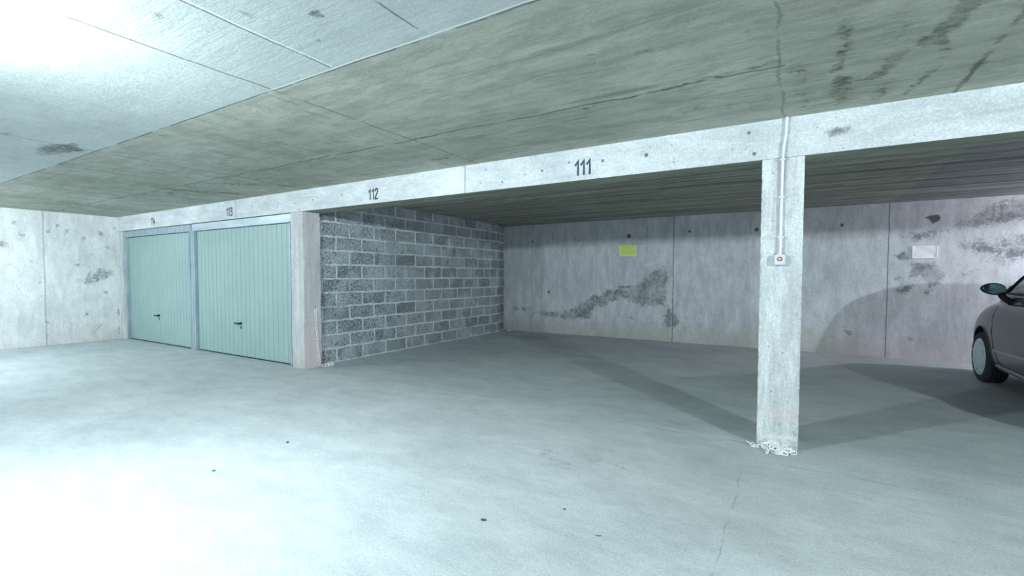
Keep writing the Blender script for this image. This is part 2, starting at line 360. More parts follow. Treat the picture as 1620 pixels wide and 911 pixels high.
C2 = lambda P: P[:, :2]
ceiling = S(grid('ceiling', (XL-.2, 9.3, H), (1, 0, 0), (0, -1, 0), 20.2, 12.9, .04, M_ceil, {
    'dark': lambda P: np.maximum.reduce([
        soft(C2(P), [(-6.0, 1.50), (-5.4, 1.62), (-5.2, 1.50), (-5.5, 1.38), (-5.9, 1.42)], .08, 1.0), stroke(C2(P), [(-5.6, 1.0), (-5.3, 1.12)], .03, .05, .9),
        stroke(C2(P), [(-5.2, 2.0), (-5.3, 2.7)], .1, .15, .45), stroke(C2(P), [(-6.9, 2.9), (-6.5, 3.5)], .12, .12, .66), stroke(C2(P), [(-6.0, 3.0), (-5.4, 3.5)], .10, .12, .66),
        stroke(C2(P), [(-7.2, 3.0), (-7.6, 3.5)], .15, .2, .5), stroke(C2(P), [(-9.6, 2.8), (-9.6, 3.6)], .5, .4, .45),
        stroke(C2(P), [(-2.95, 3.48), (-2.85, 3.48)], .05, .05, .8), stroke(C2(P), [(-1.2, 2.92), (-.1, 2.80)], .03, .06, .75),
        stroke(C2(P), [(-2.6, 2.92), (-1.2, 2.92)], .01, .05, .55),
        stroke(C2(P), [(.165, 2.5), (.20, 2.9), (.17, 3.1)], .025, .05, .9), stroke(C2(P), [(.2, 3.2), (.22, 3.65)], .05, .06, .75),
        stroke(C2(P), [(.40, 2.3), (.42, 2.9)], .02, .04, .6), stroke(C2(P), [(.43, 3.0), (.36, 3.3)], .05, .05, .85), stroke(C2(P), [(.42, 3.4), (.42, 3.7)], .04, .05, .72),
        stroke(C2(P), [(.62, 2.4), (.57, 2.72), (.53, 2.95)], .05, .05, .95), stroke(C2(P), [(.6, 2.95), (.62, 3.3), (.55, 3.7)], .025, .04, .78),
        stroke(C2(P), [(.80, 2.3), (.80, 3.68)], .02, .035, .8), stroke(C2(P), [(.8, 2.6), (1.2, 2.7)], .05, .06, .8),
        stroke(C2(P), [(-.9, 2.3), (-.2, 2.45)], .08, .1, .45), stroke(C2(P), [(-.8, 3.3), (-.2, 3.35)], .1, .15, .5), stroke(C2(P), [(-.02, 2.9), (.05, 3.7)], .06, .08, .55),
        spots(C2(P), [(-1.75, 1.3, .03), (-1.95, 1.45, .025), (-2.35, .95, .03), (-2.0, 1.15, .03)], .9)]),
    'pale': lambda P: np.maximum(stroke(C2(P), [(-.075, 2.6), (-.05, 3.1), (.0, 3.6)], .01, .03, .55), 0),
    'warm': lambda P: np.maximum(soft(C2(P), [(-2.2, 1.8), (0, 1.8), (0, 2.8), (-2, 2.7)], .4, .35), np.where(P[:, 1] > 4.1, .0, 0)),
    'pink': lambda P: np.where((P[:, 0] > 1.24) & (P[:, 1] > 7.0), .25, 0.0), 'black': lambda P: np.zeros(len(P))}, thick=.25))  # pink: lamp tint painted on the right part of the bay ceiling

X2 = lambda P: P[:, [0, 2]]
back_dark = [
    ([(-4.95, .40), (-4.7, .50), (-4.35, .47), (-4.05, .52), (-3.85, .62), (-3.62, .80), (-3.45, .92), (-3.3, .88), (-3.12, 1.0), (-2.75, .98), (-2.55, 1.12), (-2.4, 1.30), (-2.15, 1.42), (-2.02, 1.40), (-1.98, 1.12),
      (-2.02, .82), (-2.1, .62), (-2.5, .60), (-2.9, .78), (-3.15, .62), (-3.4, .55), (-3.55, .40), (-3.9, .32), (-4.3, .30), (-4.7, .36)], .10, .74),
    ([(-4.1, .33), (-3.55, .36), (-3.6, .52), (-4.0, .50)], .06, .95), ([(-3.1, 1.02), (-2.6, 1.05), (-2.1, 1.42), (-2.0, 1.12), (-2.5, 1.0), (-2.9, .98)], .05, 1.0),
    ([(-2.15, .25), (-1.75, .25), (-1.85, .7), (-2.1, .7)], .12, .66), ([(-5.5, .42), (-4.9, .42), (-4.9, .58), (-5.5, .56)], .06, .5)]
back_dark2 = [
    ([(1.25, 1.56), (1.42, 1.62), (1.46, 1.48), (1.34, 1.44)], .05, .72), ([(1.25, 1.22), (1.38, 1.25), (1.40, 1.17), (1.28, 1.14)], .05, .7),
    ([(1.45, 1.42), (1.75, 1.46), (1.86, 1.25), (1.80, 1.10), (1.70, .92), (1.62, .98), (1.60, 1.18), (1.46, 1.2)], .08, .72),
    ([(1.22, 1.06), (1.55, 1.12), (1.50, .98), (1.28, .94)], .06, .68),
    ([(1.35, 1.82), (1.7, 1.95), (1.95, 1.88), (1.75, 1.72), (1.5, 1.70)], .08, .70), ([(1.85, 1.88), (2.0, 2.05), (2.4, 2.28), (2.9, 2.35), (3.4, 2.38), (3.4, 2.0), (2.8, 2.0), (2.3, 1.92)], .08, .74),
    ([(1.85, 1.25), (2.1, 1.2), (2.25, 1.35), (2.7, 1.45), (3.2, 1.5), (3.2, 1.75), (2.7, 1.85), (2.3, 1.78), (2.0, 1.82), (1.95, 1.6), (2.3, 1.5), (2.15, 1.35)], .10, .62)]
wall_back = S(grid('wall_back', (-5.75, YB, 0), (1, 0, 0), (0, 0, 1), 9.0+5.75, H, .025, M_back, {
    'dark': lambda P: np.maximum.reduce([soft(X2(P), p, w, a) for p, w, a in back_dark+back_dark2] + [
        stroke(X2(P), [(-1.92, .05), (-1.92, 1.2)], .02, .05, .7), stroke(X2(P), [(-1.42, .3), (-1.42, 1.05)], .004, .02, .9), stroke(X2(P), [(-1.7, .15), (-1.7, .55)], .02, .04, .55), *[stroke(X2(P), [(q, a), (q, b)], .004, .022, .8) for q, a, b in ((-2.12, .3, 1.0), (-2.0, .2, .7), (-1.83, .15, .75), (-1.62, .2, .5), (-1.2, .2, .45), (-3.9, 1.7, 2.3), (-2.4, 1.7, 2.2), (-1.4, 1.75, 2.2), (1.45, 1.8, 2.2), (1.6, 1.75, 2.1), (-4.4, 1.8, 2.3), (-5.1, .5, 1.6))],
        stroke(X2(P), [(1.21, .5), (1.21, 1.1)], .02, .05, .6), np.where((P[:, 2] > 1.75) & (P[:, 0] < .9), .10, 0.0), spots(X2(P), [(-2.95, .45, .04), (-2.7, .42, .05), (.75, .35, .05), (1.5, .3, .04)], .8)]),  # the step on the upper wall is the beam's shade, painted in
    'pale': lambda P: np.maximum.reduce([soft(X2(P), [(-2.6, 1.45), (-2.1, 1.6), (-1.95, 1.4), (-2.1, 1.48), (-2.45, 1.35)], .05, .62), soft(X2(P), [(-1.1, 1.9), (-.4, 2.25), (.0, 2.2), (-.2, 1.9)], .12, .48),
        soft(X2(P), [(-1.2, 1.2), (.6, 1.35), (1.1, 1.7), (-.5, 1.6)], .2, .30), soft(X2(P), [(1.3, 1.1), (3.5, 1.2), (3.5, 1.9), (1.3, 1.7)], .3, .36),
        soft(X2(P), [(-3.8, .28), (-3.2, .3), (-3.2, .35), (-3.8, .34)], .03, .6)]),
    'warm': lambda P: np.clip(1.05-P[:, 2]/.62, 0, 1)*np.where(P[:, 0] < .9, 1, .3)*1.15,
    'pink': lambda P: np.clip(.8-P[:, 2]/.75, 0, 1)*np.where(P[:, 0] > .6, 1, .35),  # pinkish wall foot, stronger at right as painted lamp glow
    'black': lambda P: np.maximum(spots(X2(P), [(-4.896, 1.971, .03), (-3.788, 1.957, .02), (-2.76, 2.0, .05), (-1.641, 2.037, .03), (.627, 2.029, .032), (-.56, 2.017, .04), (-4.49, .877, .035)]),
        soft(X2(P), [(1.58, 2.09), (1.65, 2.05), (1.70, 1.98), (1.78, 2.02), (1.80, 2.08), (1.77, 2.13), (1.68, 2.12)], .015, .75))}, thick=.2))
Y2 = lambda P: P[:, [1, 2]]
wall_left = S(grid('wall_left', (XL, -3.6, 0), (0, 1, 0), (0, 0, 1), 12.6, H, .03, M_left, {
    'dark': lambda P: np.maximum.reduce([spots(Y2(P), [(3.0, 1.85, .03), (3.3, 1.9, .04), (2.4, 2.1, .05), (2.35, 1.4, .03), (3.65, 1.75, .05), (3.6, .9, .05), (3.3, .5, .05), (3.0, .4, .03), (2.7, 1.1, .03), (3.75, 2.1, .05), (3.09, 2.01, .08), (2.82, 1.98, .05), (3.55, 2.0, .09), (2.25, 1.7, .1), (2.5, 1.9, .05), (2.95, 2.1, .05), (3.4, 1.6, .04), (2.6, 1.45, .04), (3.2, 1.4, .04)], .64),
        soft(Y2(P), [(3.1, 1.1), (3.5, 1.4), (3.75, 1.35), (3.7, 1.1), (3.3, 1.0)], .1, .58), stroke(Y2(P), [(3.78, .1), (3.78, .6)], .02, .04, .7),
        stroke(Y2(P), [(3.4, .15), (3.55, .35)], .01, .03, .7), stroke(Y2(P), [(2.76, .02), (2.76, .4)], .03, .06, .62),
        *[stroke(Y2(P), [(yy, .3), (yy, .75)], .008, .025, .75) for yy in (2.296, 2.444, 2.596)],
        stroke(Y2(P), [(2.9, .78), (3.8, .75)], .005, .02, .6)]),
    'pale': lambda P: soft(Y2(P), [(2.0, 1.2), (3.2, 1.3), (3.0, 1.8), (2.0, 1.9)], .3, .45),
    'warm': lambda P: np.clip(.95-P[:, 2]/.6, 0, 1)*np.clip((P[:, 1]-2.7)/1.0, 0, 1),
    'pink': lambda P: np.clip(.9-P[:, 2]/1.3, 0, 1)*.6, 'black': lambda P: np.zeros(len(P))}, thick=.2))
def slab(name, x0, x1, y0, y1, z0, z1, mat, parent=None):
    bm = bmesh.new(); box(bm, x0, x1, y0, y1, z0, z1); return obj(name, bm, mat, parent)
S(slab('wall_front', XL-.2, 9.0, -3.8, -3.6, 0, H, M_other))
S(slab('wall_right', 9.0, 9.2, -3.8, 9.3, 0, H, M_other))
S(slab('wall_garage', -5.75, -5.62, 8.62, YB, 0, H, M_block))
S(slab('wall_rear', XL, -5.75, YB, YB+.2, 0, H, M_other))
S(slab('wall_blocks', -5.75, -5.53, YB2, 8.62, 0, H, M_block))

# beam
bm_fns = {
    'dark': lambda P: np.maximum.reduce([stroke(X2(P), [(-2.84, 2.08), (-2.84, 2.30)], .02, .05, .45), soft(X2(P), [(.08, 2.25), (.30, 2.22), (.32, 2.17), (.18, 2.13)], .03, .55),
        stroke(X2(P), [(-9, 2.31), (-7, 2.31)], .01, .05, .5), stroke(X2(P), [(-3.5, 2.325), (-.5, 2.325)], .0, .02, .6), stroke(X2(P), [(-5.7, 2.08), (-5.4, 2.08)], .03, .05, .6)]),
    'pale': lambda P: stroke(X2(P), [(.0, 2.30), (.12, 2.29), (.28, 2.26)], .015, .02, .8), 'warm': lambda P: np.zeros(len(P)), 'pink': lambda P: np.where(P[:, 0] > .3, .1, 0.0),
    'black': lambda P: spots(X2(P), [(-2.596, 2.262, .012), (-2.66, 2.14, .012), (-2.406, 2.12, .014), (-1.979, 2.18, .016), (-1.711, 2.221, .014), (-1.403, 2.199, .017), (-1.037, 2.199, .022), (-.82, 2.117, .012), (-.601, 2.18, .010), (-.30, 2.262, .016),
        (-.263, 2.107, .018), (-.40, 2.19, .009), (-2.157, 2.165, .012), (-5.616, 2.173, .014), (-5.251, 2.185, .014), (-4.699, 2.2, .014), (-4.498, 2.175, .012), (-3.983, 2.244, .01), (-3.74, 2.262, .01), (-3.55, 2.10, .01), (-3.3, 2.10, .01), (-6.6, 2.2, .015), (-6.0, 2.15, .014), (1.2, 2.19, .012)], .9)}
beam = grid('concrete_beam', (XL, YF, HB), (1, 0, 0), (0, 0, 1), 20.1, H-HB, .0135, M_beam, bm_fns)
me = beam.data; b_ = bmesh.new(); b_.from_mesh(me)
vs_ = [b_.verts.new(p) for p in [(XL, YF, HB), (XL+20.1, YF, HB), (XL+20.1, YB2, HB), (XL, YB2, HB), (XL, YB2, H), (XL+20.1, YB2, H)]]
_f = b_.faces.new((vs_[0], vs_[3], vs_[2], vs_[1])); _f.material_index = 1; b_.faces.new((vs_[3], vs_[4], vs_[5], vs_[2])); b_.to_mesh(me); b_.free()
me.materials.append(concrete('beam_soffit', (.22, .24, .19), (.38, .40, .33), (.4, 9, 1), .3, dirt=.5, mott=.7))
tag(beam, 'long pale concrete beam under the ceiling carrying stencilled bay numbers', 'beam')

M_ink = plain('stencil_paint', (.045, .075, .09), .8, var=.5, scale=60)
DIG = {'1': [[(0, .085), (.028, .12), (.028, 0)]],
       '2': [[(0, .088), (.004, .108), (.020, .119), (.040, .112), (.043, .088), (.030, .062), (.006, .030), (.002, .006), (.046, .006)]],
       '3': [[(.002, .10), (.012, .116), (.030, .118), (.042, .105), (.040, .080), (.022, .064), (.042, .052), (.046, .028), (.034, .006), (.012, .003), (.0, .018)]],
       '4': [[(.026, .12), (.002, .042), (.046, .042)], [(.034, .075), (.034, .0)]]}
def ribbon(bm, pts, w, y):
    L, R = [], []
    for i, p in enumerate(pts):
        a = Vector(pts[max(0, i-1)]); b = Vector(pts[min(len(pts)-1, i+1)]); p = Vector(p)
        if 0 < i < len(pts)-1:
            d1 = (p-a).normalized(); d2 = (b-p).normalized(); t = (d1+d2).normalized(); n = Vector((-t.y, t.x)); k = 1/max(.5, n.dot(Vector((-d1.y, d1.x))))
        else: t = (b-a).normalized(); n = Vector((-t.y, t.x)); k = 1
        L.append(p+n*w/2*k); R.append(p-n*w/2*k)
    for yy, flip in ((y-.0012, 0), (y+.001, 1)):
        va = [bm.verts.new((q.x, yy, q.y)) for q in L]; vb = [bm.verts.new((q.x, yy, q.y)) for q in R]
        for i in range(len(pts)-1):
            f = (va[i], va[i+1], vb[i+1], vb[i]); bm.faces.new(f[::-1] if flip else f)
def number(txt, x, z, s=1.0, lab=None):
    bm = bmesh.new(); cx = 0
    for ch in txt:
        for st in DIG[ch]: ribbon(bm, [(x+(cx+a)*s, z+b*s) for a, b in st], .0205*s, YF)
        cx += .053 if ch == '1' else .072
    bmesh.ops.recalc_face_normals(bm, faces=bm.faces[:])
    o = obj('painted_number', bm, M_ink, beam); o['label'] = lab; return o
number('111', -1.655, 2.098, 1.02, 'black stencilled number 111')
number('112', -4.235, 2.10, 1.0, 'black stencilled number 112')
number('113', -7.27, 2.105, 1.0, 'black stencilled number 113')
number('114', -9.74, 2.11, 1.0, 'black stencilled number 114')

# pillars
def pillar(name, x0, x1, mat, fns, label, cat='pillar'):
    """four finely divided faces so that wear sits where it is"""
    bm = bmesh.new(); s = .02
    def face(o, U, V, lu, lv):
        nu, nv = max(1, int(lu/s)), int(lv/s); g = [[bm.verts.new(Vector(o)+Vector(U)*lu*i/nu+Vector(V)*lv*j/nv) for i in range(nu+1)] for j in range(nv+1)]
        for j in range(nv):
            for i in range(nu): bm.faces.new((g[j][i], g[j][i+1], g[j+1][i+1], g[j+1][i]))
    h = HB-.002; d = YB2-YF
    face((x0, YF, 0), (1, 0, 0), (0, 0, 1), x1-x0, h); face((x1, YF, 0), (0, 1, 0), (0, 0, 1), d, h)
    face((x1, YB2, 0), (-1, 0, 0), (0, 0, 1), x1-x0, h); face((x0, YB2, 0), (0, -1, 0), (0, 0, 1), d, h)
    bmesh.ops.remove_doubles(bm, verts=bm.verts[:], dist=1e-4)
    rng = random.Random(int((x0+20)*100))
    for v in bm.verts:   # chipped arrises
        ex = min(abs(v.co.x-x0), abs(v.co.x-x1)); ey = min(abs(v.co.y-YF), abs(v.co.y-YB2))
        if ex < 1e-3 and ey < 1e-3:
            q = rng.random()**4*.008
            v.co.x += q if abs(v.co.x-x0) < 1e-3 else -q; v.co.y += q if abs(v.co.y-YF) < 1e-3 else -q
    me = bpy.data.meshes.new(name); bm.to_mesh(me); bm.free()
    P = np.array([v.co[:] for v in me.vertices])
    for k, fn in fns.items():
        at = me.attributes.new(k, 'FLOAT', 'POINT'); at.data.foreach_set('value', np.asarray(fn(P), dtype=np.float32))
    return tag(obj(name, me, mat), label, cat)
pillar('concrete_pillar', -.211, .048, M_pil, {
    'dark': lambda P: np.maximum.reduce([stroke(X2(P), [(.03, .95), (.035, 1.4)], .012, .03, .55), stroke(X2(P), [(-.09, .1), (-.09, 1.3)], .0, .02, .45), stroke(X2(P), [(-.21, .1), (-.21, .9)], .004, .02, .5)]),
    'pale': lambda P: np.clip(.6-np.abs(P[:, 2]-.08)*6, 0, 1), 'pink': lambda P: np.clip(1-np.abs(P[:, 2]-.25)/.16, 0, 1)*.75, 'warm': lambda P: np.clip(.4-P[:, 2]/.3, 0, 1),
    'black': lambda P: spots(X2(P), [(-.15, .72, .012), (-.06, .69, .010), (-.13, .40, .012), (-.18, 1.1, .01), (-.05, 1.65, .012), (-.19, 1.5, .012), (-.16, 1.62, .01), (.0, 1.3, .01)], .85)},
    'square white concrete pillar with a switch on its face and chain at its foot')
pillar('concrete_pillar', -5.722, -5.464, M_pil2, {
    'dark': lambda P: np.maximum(stroke(Y2(P), [(3.82, .3), (3.82, 1.6)], .006, .02, .62), stroke(Y2(P), [(3.88, .9), (3.86, 1.9)], .006, .02, .6)),
    'pale': lambda P: np.zeros(len(P)), 'warm': lambda P: np.clip(.8-P[:, 2]/.3, 0, 1)*np.where(P[:, 1] < YF+.01, 1, .2),
    'pink': lambda P: np.where(P[:, 0] > -5.47, np.clip(1.3-P[:, 2]/.8, .25, 1), 0)*.95, 'black': lambda P: spots(Y2(P), [(3.9, 1.85, .014), (3.95, 1.7, .010), (3.88, 1.2, .012)], .7)},
    'rough concrete pillar with pinkish side between green garage door and block wall')
bm = bmesh.new(); box(bm, XL+.002, -10.985, YF+.01, YB2, 0, HB-.002, .004)
tag(obj('concrete_pier', bm, M_pil), 'narrow pale concrete pier between far left wall and leftmost garage door', 'pillar')

# ------------------------------------------------------------------ garage doors
M_green = (lambda t: t.done(t.mix(t.M('MULTIPLY', t.ss(t.noise(1.4, 5), .35, .7), .5), (.28, .40, .385), (.345, .465, .45))))(NT('door_green_paint', .45, .4))
M_groove = plain('door_groove', (.10, .17, .16), .6)
M_galv = (lambda t: t.done(t.mix(t.ss(t.noise(7, 6, .7, t.mapv((1, 1, .25))), .35, .65), (.27, .35, .42), (.42, .50, .55))))(NT('galvanised_frame', .45, .5, .3))
M_galv2 = (lambda t: t.done(t.mix(t.ss(t.noise(7, 6, .7, t.mapv((.25, 1, 1))), .35, .65), (.42, .50, .56), (.56, .64, .68))))(NT('galvanised_lintel', .45, .5, .3))
M_blk = plain('black_plastic', (.012, .018, .02), .35)
M_dark = plain('dark_gap', (.03, .035, .035), .9)
def garage(x0, x1, label, lint):
    w = x1-x0; t = thing('garage_door', label, 'garage door', ((x0+x1)/2, YF+.05, 0))
    fwid = .085
    bm = bmesh.new()
    for s in (-1, 1):
        a = s*w/2; b = a-s*fwid
        box(bm, min(a, b), max(a, b), 0, .06, 0, HB-.004, .003)
        c = b+s*.022; box(bm, min(b, c), max(b, c), -.012, 0, 0, HB-.12, .002)
    obj('frame', bm, M_galv, t)
    bm = bmesh.new(); box(bm, -w/2+.01, w/2-.01, -.008, .05, 1.945, HB-.004, .004); box(bm, -w/2+fwid, w/2-fwid, -.014, .0, 1.94, 1.955, .001)
    o = obj('lintel', bm, lint, t); o['label'] = 'horizontal metal lintel over the door'
    # folded panel: flat ribs with narrow V grooves
    pw = w-2*fwid-.012; n = 22; rib = pw/n; bm = bmesh.new(); z0, z1 = .018, 1.935; prof = []
    for i in range(n):
        a = -pw/2+i*rib
        prof += [(a, .044), (a+.004, .034), (a+rib-.006, .034), (a+rib-.002, .044)]
    lo = [bm.verts.new((x, y, z0)) for x, y in prof]; hi = [bm.verts.new((x, y, z1)) for x, y in prof]
    for i in range(len(prof)-1):
        f = bm.faces.new((lo[i], lo[i+1], hi[i+1], hi[i]))
        if i % 4 in (3,): f.material_index = 1
    box(bm, -pw/2, pw/2, .046, .056, z0, z1)
    obj('panel', bm, [M_green, M_groove], t)
    hb = bmesh.new(); hx = -.02
    lathe(hb, [(-.002, .020), (.006, .020), (.008, .015), (.034, .012)], 20, 'Y', (hx, 0, .505))
    for v in hb.verts: v.co.y = .032-(v.co.y)
    box(hb, hx-.115, hx+.012, -.012, .004, .494, .517, .004)
    obj('handle', hb, M_blk, t)
    kb = bmesh.new(); box(kb, hx-.009, hx+.009, .028, .034, .418, .462, .004)
    lathe(kb, [(.022, .007), (.034, .007)], 14, 'Y', (hx, 0, .45)); obj('lock', kb, M_blk, t)
    sb = bmesh.new(); box(sb, -pw/2, pw/2, .03, .05, .004, .017); obj('gap_shade', sb, M_dark, t)  # dark strip painted as the shade in the gap under the door
    return t
garage(-10.982, -8.425, 'leftmost green ribbed metal garage door below the number 114', M_galv)
garage(-8.42, -5.728, 'green ribbed metal garage door below number 113, against the rough pillar', M_galv2)

# ------------------------------------------------------------------ chains
M_chain = plain('white_plastic', (.90, .92, .92), .35, var=.02)
def link(bm, p, d, nrm, L=.048, Wd=.027, r=.0031):
    d = d.normalized(); nrm = (nrm-d*nrm.dot(d)).normalized(); s = d.cross(nrm); pts = []
    for k in range(10):
        a = 2*math.pi*k/10; x = math.cos(a)*Wd/2; y = math.sin(a)*Wd/2+(L/2-Wd/2)*(1 if math.sin(a) > 0 else -1)
        pts.append(p+s*x+d*y)
    tube(bm, pts, r, 6, closed=True)
def chain(bm, path, step=.031, twist=0):
    path = [Vector(p) for p in path]; seg = [(b-a).length for a, b in zip(path[:-1], path[1:])]; tot = sum(seg); n = int(tot/step); i = 0
    for k in range(n):
        s = k*step+step/2; j = 0; q = s
        while j < len(seg)-1 and q > seg[j]: q -= seg[j]; j += 1
        d = (path[j+1]-path[j]).normalized(); p = path[j]+d*q
        a = d.orthogonal().normalized(); b = d.cross(a)
        th = (math.pi/2 if k % 2 else 0)+math.pi/4+twist*random.uniform(-1, 1)
        link(bm, p, d, a*math.cos(th)+b*math.sin(th))
rg = random.Random(3)
bm = bmesh.new(); x = -.262; pts = [(-.265, 3.79, .014), (-.235, 3.755, .014), (-.215, 3.72, .016), (-.17, 3.74, .016)]
for i in range(46):
    f = i/45; cx = -.14+.13*f if i % 2 else -.13+.13*f
    px = max(-.235, min(.03, cx+rg.uniform(-.06, .06))); py = 3.72+rg.uniform(-.075, .07)
    if px > -.02: py = max(py, 3.715)
    c = max(0, 1-abs(px+.09)/.14)*max(0, 1-abs(py-3.735)/.09)
    pts.append((px, min(py, 3.79), .014+rg.uniform(0, .062)*c))
chain(bm, pts, .036, .7)
t = obj('plastic_chain', bm, M_chain, None, True); tag(t, 'heap of white plastic chain at the foot of the pillar with the switch', 'chain')
bm = bmesh.new()
pts = [(-5.448, 3.966, .79), (-5.447, 3.975, .6), (-5.447, 3.99, .4), (-5.447, 4.005, .2), (-5.446, 4.02, .05), (-5.44, 4.03, .018), (-5.40, 4.06, .014), (-5.36, 4.10, .014), (-5.39, 4.14, .016), (-5.34, 4.15, .02), (-5.32, 4.11, .018), (-5.37, 4.09, .034), (-5.35, 4.14, .036), (-5.30, 4.15, .014)]
chain(bm, pts, .042, .1)
t = obj('plastic_chain', bm, M_chain, None, True); tag(t, 'thin white chain hanging down the pinkish side of the rough pillar', 'chain')
bm = bmesh.new(); tube(bm, [(-5.466, 3.962, .812), (-5.446, 3.962, .812), (-5.438, 3.962, .805), (-5.440, 3.962, .795), (-5.448, 3.962, .79)], .003, 8)
tag(obj('wall_hook', bm, plain('steel_hook', (.1, .1, .1), .4, .6), None, True), 'small dark hook holding the hanging chain on the rough pillar', 'hook')

# ------------------------------------------------------------------ switch and conduit
M_box = plain('switch_plastic', (.62, .68, .74), .4, var=.03)
t = thing('light_switch', 'small grey box switch with orange button on the white pillar', 'switch', (-.087, YF, 1.343))
bm = bmesh.new(); box(bm, -.036, .036, -.045, 0, -.036, .036, .006); box(bm, -.030, .030, -.048, -.045, -.030, .030, .002); obj('box', bm, M_box, t, True)
bm = bmesh.new(); lathe(bm, [(0, .0155), (-.004, .0155), (-.005, .012)], 24, 'Y', (0, -.047, .004)); obj('collar', bm, M_blk, t, True)
bm = bmesh.new(); lathe(bm, [(0, .011), (-.006, .011), (-.010, .008), (-.011, .0)], 24, 'Y', (0, -.050, .004))
o = obj('button', bm, plain('orange_button', (.85, .42, .25), .4, var=.05), t, True); o['label'] = 'round orange push button'
bm = bmesh.new(); lathe(bm, [(.036, .014), (.052, .014), (.054, .011)], 20, 'Z', (0, -.022, 0)); obj('cable_gland', bm, M_box, t, True)
t = thing('conduit_pipe', 'slim white conduit running up the white pillar to the ceiling', 'pipe', (-.085, YF, 1.38))
bm = bmesh.new(); tube(bm, [(.0, -.020, .012), (.0, -.018, .3), (.002, -.018, .66), (.006, -.018, .74), (.017, -.018, .82), (.020, -.018, .90), (.022, -.018, .949)], .0085, 12)
obj('pipe', bm, plain('white_conduit', (.78, .82, .84), .4, var=.03), t, True)
for z in (.12, .40, .66):
    b = bmesh.new(); box(b, -.018, .018, -.031, 0, z-.008, z+.008, .003); obj('clip', b, M_box, t)

# ------------------------------------------------------------------ notices on the back wall
def paper(x0, x1, z0, z1, col, edge, label, marks):
    t = thing('wall_notice', label, 'sign', ((x0+x1)/2, YB, (z0+z1)/2)); w, h = x1-x0, z1-z0
    bm = bmesh.new(); nx, ny = 12, 8; g = []
    for j in range(ny+1):
        g.append([bm.verts.new((-w/2+w*i/nx, -.006-.006*math.sin(3*i/nx+j*.4)**2, -h/2+h*j/ny)) for i in range(nx+1)])
    for j in range(ny):
        for i in range(nx): bm.faces.new((g[j][i], g[j][i+1], g[j+1][i+1], g[j+1][i]))
    o = obj('sheet', bm, plain(label.split()[0]+'_paper', col, .5, var=.06, scale=12), t)
    md = o.modifiers.new('s', 'SOLIDIFY'); md.thickness = .0015; bake(o)
    bm = bmesh.new()
    for s in (-1, 1): box(bm, s*w/2-.007, s*w/2+.007, -.016, -.004, -h/2, h/2, .002)
    box(bm, -w/2, w/2, -.016, -.004, -h/2-.006, -h/2+.006, .002)
    obj('sleeve_edge', bm, plain(label.split()[0]+'_sleeve_edge', edge, .3), t)
    return t
paper(-2.934, -2.62, 1.618, 1.828, (.66, .80, .20), (.80, .92, .70), 'yellow green paper notice on the back wall of bay 111', 0)
paper(1.49, 1.765, 1.50, 1.675, (.86, .85, .90), (.80, .84, .88), 'white paper notice on the stained back wall near the car', 0)

# ------------------------------------------------------------------ car (nose towards the back wall)
CX = 2.70
M_paint = (lambda t: t.done(t.mix(t.noise(400, 2), (.04, .05, .058), (.06, .072, .082))))(NT('grey_car_paint', .30, .5, .55))
M_paint.node_tree.nodes['Principled BSDF'].inputs['Coat Weight'].default_value = .45
M_paint.node_tree.nodes['Principled BSDF'].inputs['Coat Roughness'].default_value = .06
M_trim = plain('black_car_trim', (.018, .02, .022), .55)
M_strip = plain('grey_strip', (.34, .37, .39), .35, .3)
M_glass = NT('car_glass', .03, .6); M_glass.b.inputs['Base Color'].default_value = (.45, .62, .62, 1); M_glass.b.inputs['Transmission Weight'].default_value = .8
M_glass.b.inputs['IOR'].default_value = 1.45; M_glass = M_glass.m
M_tyre = plain('tyre_rubber', (.022, .026, .03), .8, scale=80); M_cap = plain('wheel_cover_silver', (.55, .64, .67), .4, .35)
M_chrome = plain('bright_metal', (.75, .8, .8), .15, .9)
M_mirror = plain('mirror_glass', (.25, .40, .40), .04, .9, var=.02)
M_seat = plain('seat_fabric', (.05, .055, .06), .9); M_red = plain('tail_red', (.35, .02, .02), .15); M_lens = plain('lamp_lens', (.6, .65, .68), .1, .3)
car = thing('car', 'dark grey hatchback parked nose in beside the back wall at right', 'car', (CX, 6.3, 0))
def W2L(p): return Vector((p[0]-CX, p[1]-6.3, p[2]))
# stations: world y, half width, bottom z, shoulder z, crown
ST = [(8.275, .42, .34, .50, .02), (8.24, .60, .27, .60, .03), (8.14, .71, .22, .675, .05), (7.90, .79, .20, .785, .06), (7.6, .82, .19, .88, .07), (7.2, .83, .19, .955, .07), (6.8, .835, .19, .99, .05),
      (6.2, .84, .19, 1.00, .02), (5.6, .84, .19, 1.01, .02), (5.2, .84, .19, 1.02, .02), (4.85, .83, .20, 1.03, .02), (4.62, .80, .22, 1.02, .02), (4.48, .74, .28, .97, .02), (4.42, .62, .36, .88, .02)]
def sect(w, zb, zt, cr):
    h = [(0, zb), (.5*w, zb), (.86*w, zb), (.955*w, zb+.05), (.985*w, zb+(zt-zb)*.28), (1.0*w, zb+(zt-zb)*.48), (.998*w, zb+(zt-zb)*.66), (.975*w, zb+(zt-zb)*.86), (.925*w, zt-.012), (.84*w, zt+cr*.35), (.5*w, zt+cr*.85)]
    return h+[(0, zt+cr)]+[(-a, b) for a, b in h[:0:-1]]
bm = bmesh.new(); rings = []
for (y, w, zb, zt, cr) in ST: rings.append([bm.verts.new((a, y-6.3, b)) for a, b in sect(w, zb, zt, cr)])
for A, B in zip(rings[:-1], rings[1:]):
    n = len(A)
    for k in range(n): bm.faces.new((A[k], A[(k+1) % n], B[(k+1) % n], B[k]))
bm.faces.new(rings[0]); bm.faces.new(rings[-1][::-1])
bmesh.ops.recalc_face_normals(bm, faces=bm.faces[:])
body = obj('body', bm, [M_paint, M_trim], car, True)
md = body.modifiers.new('s', 'SUBSURF'); md.levels = md.render_levels = 3; bake(body)
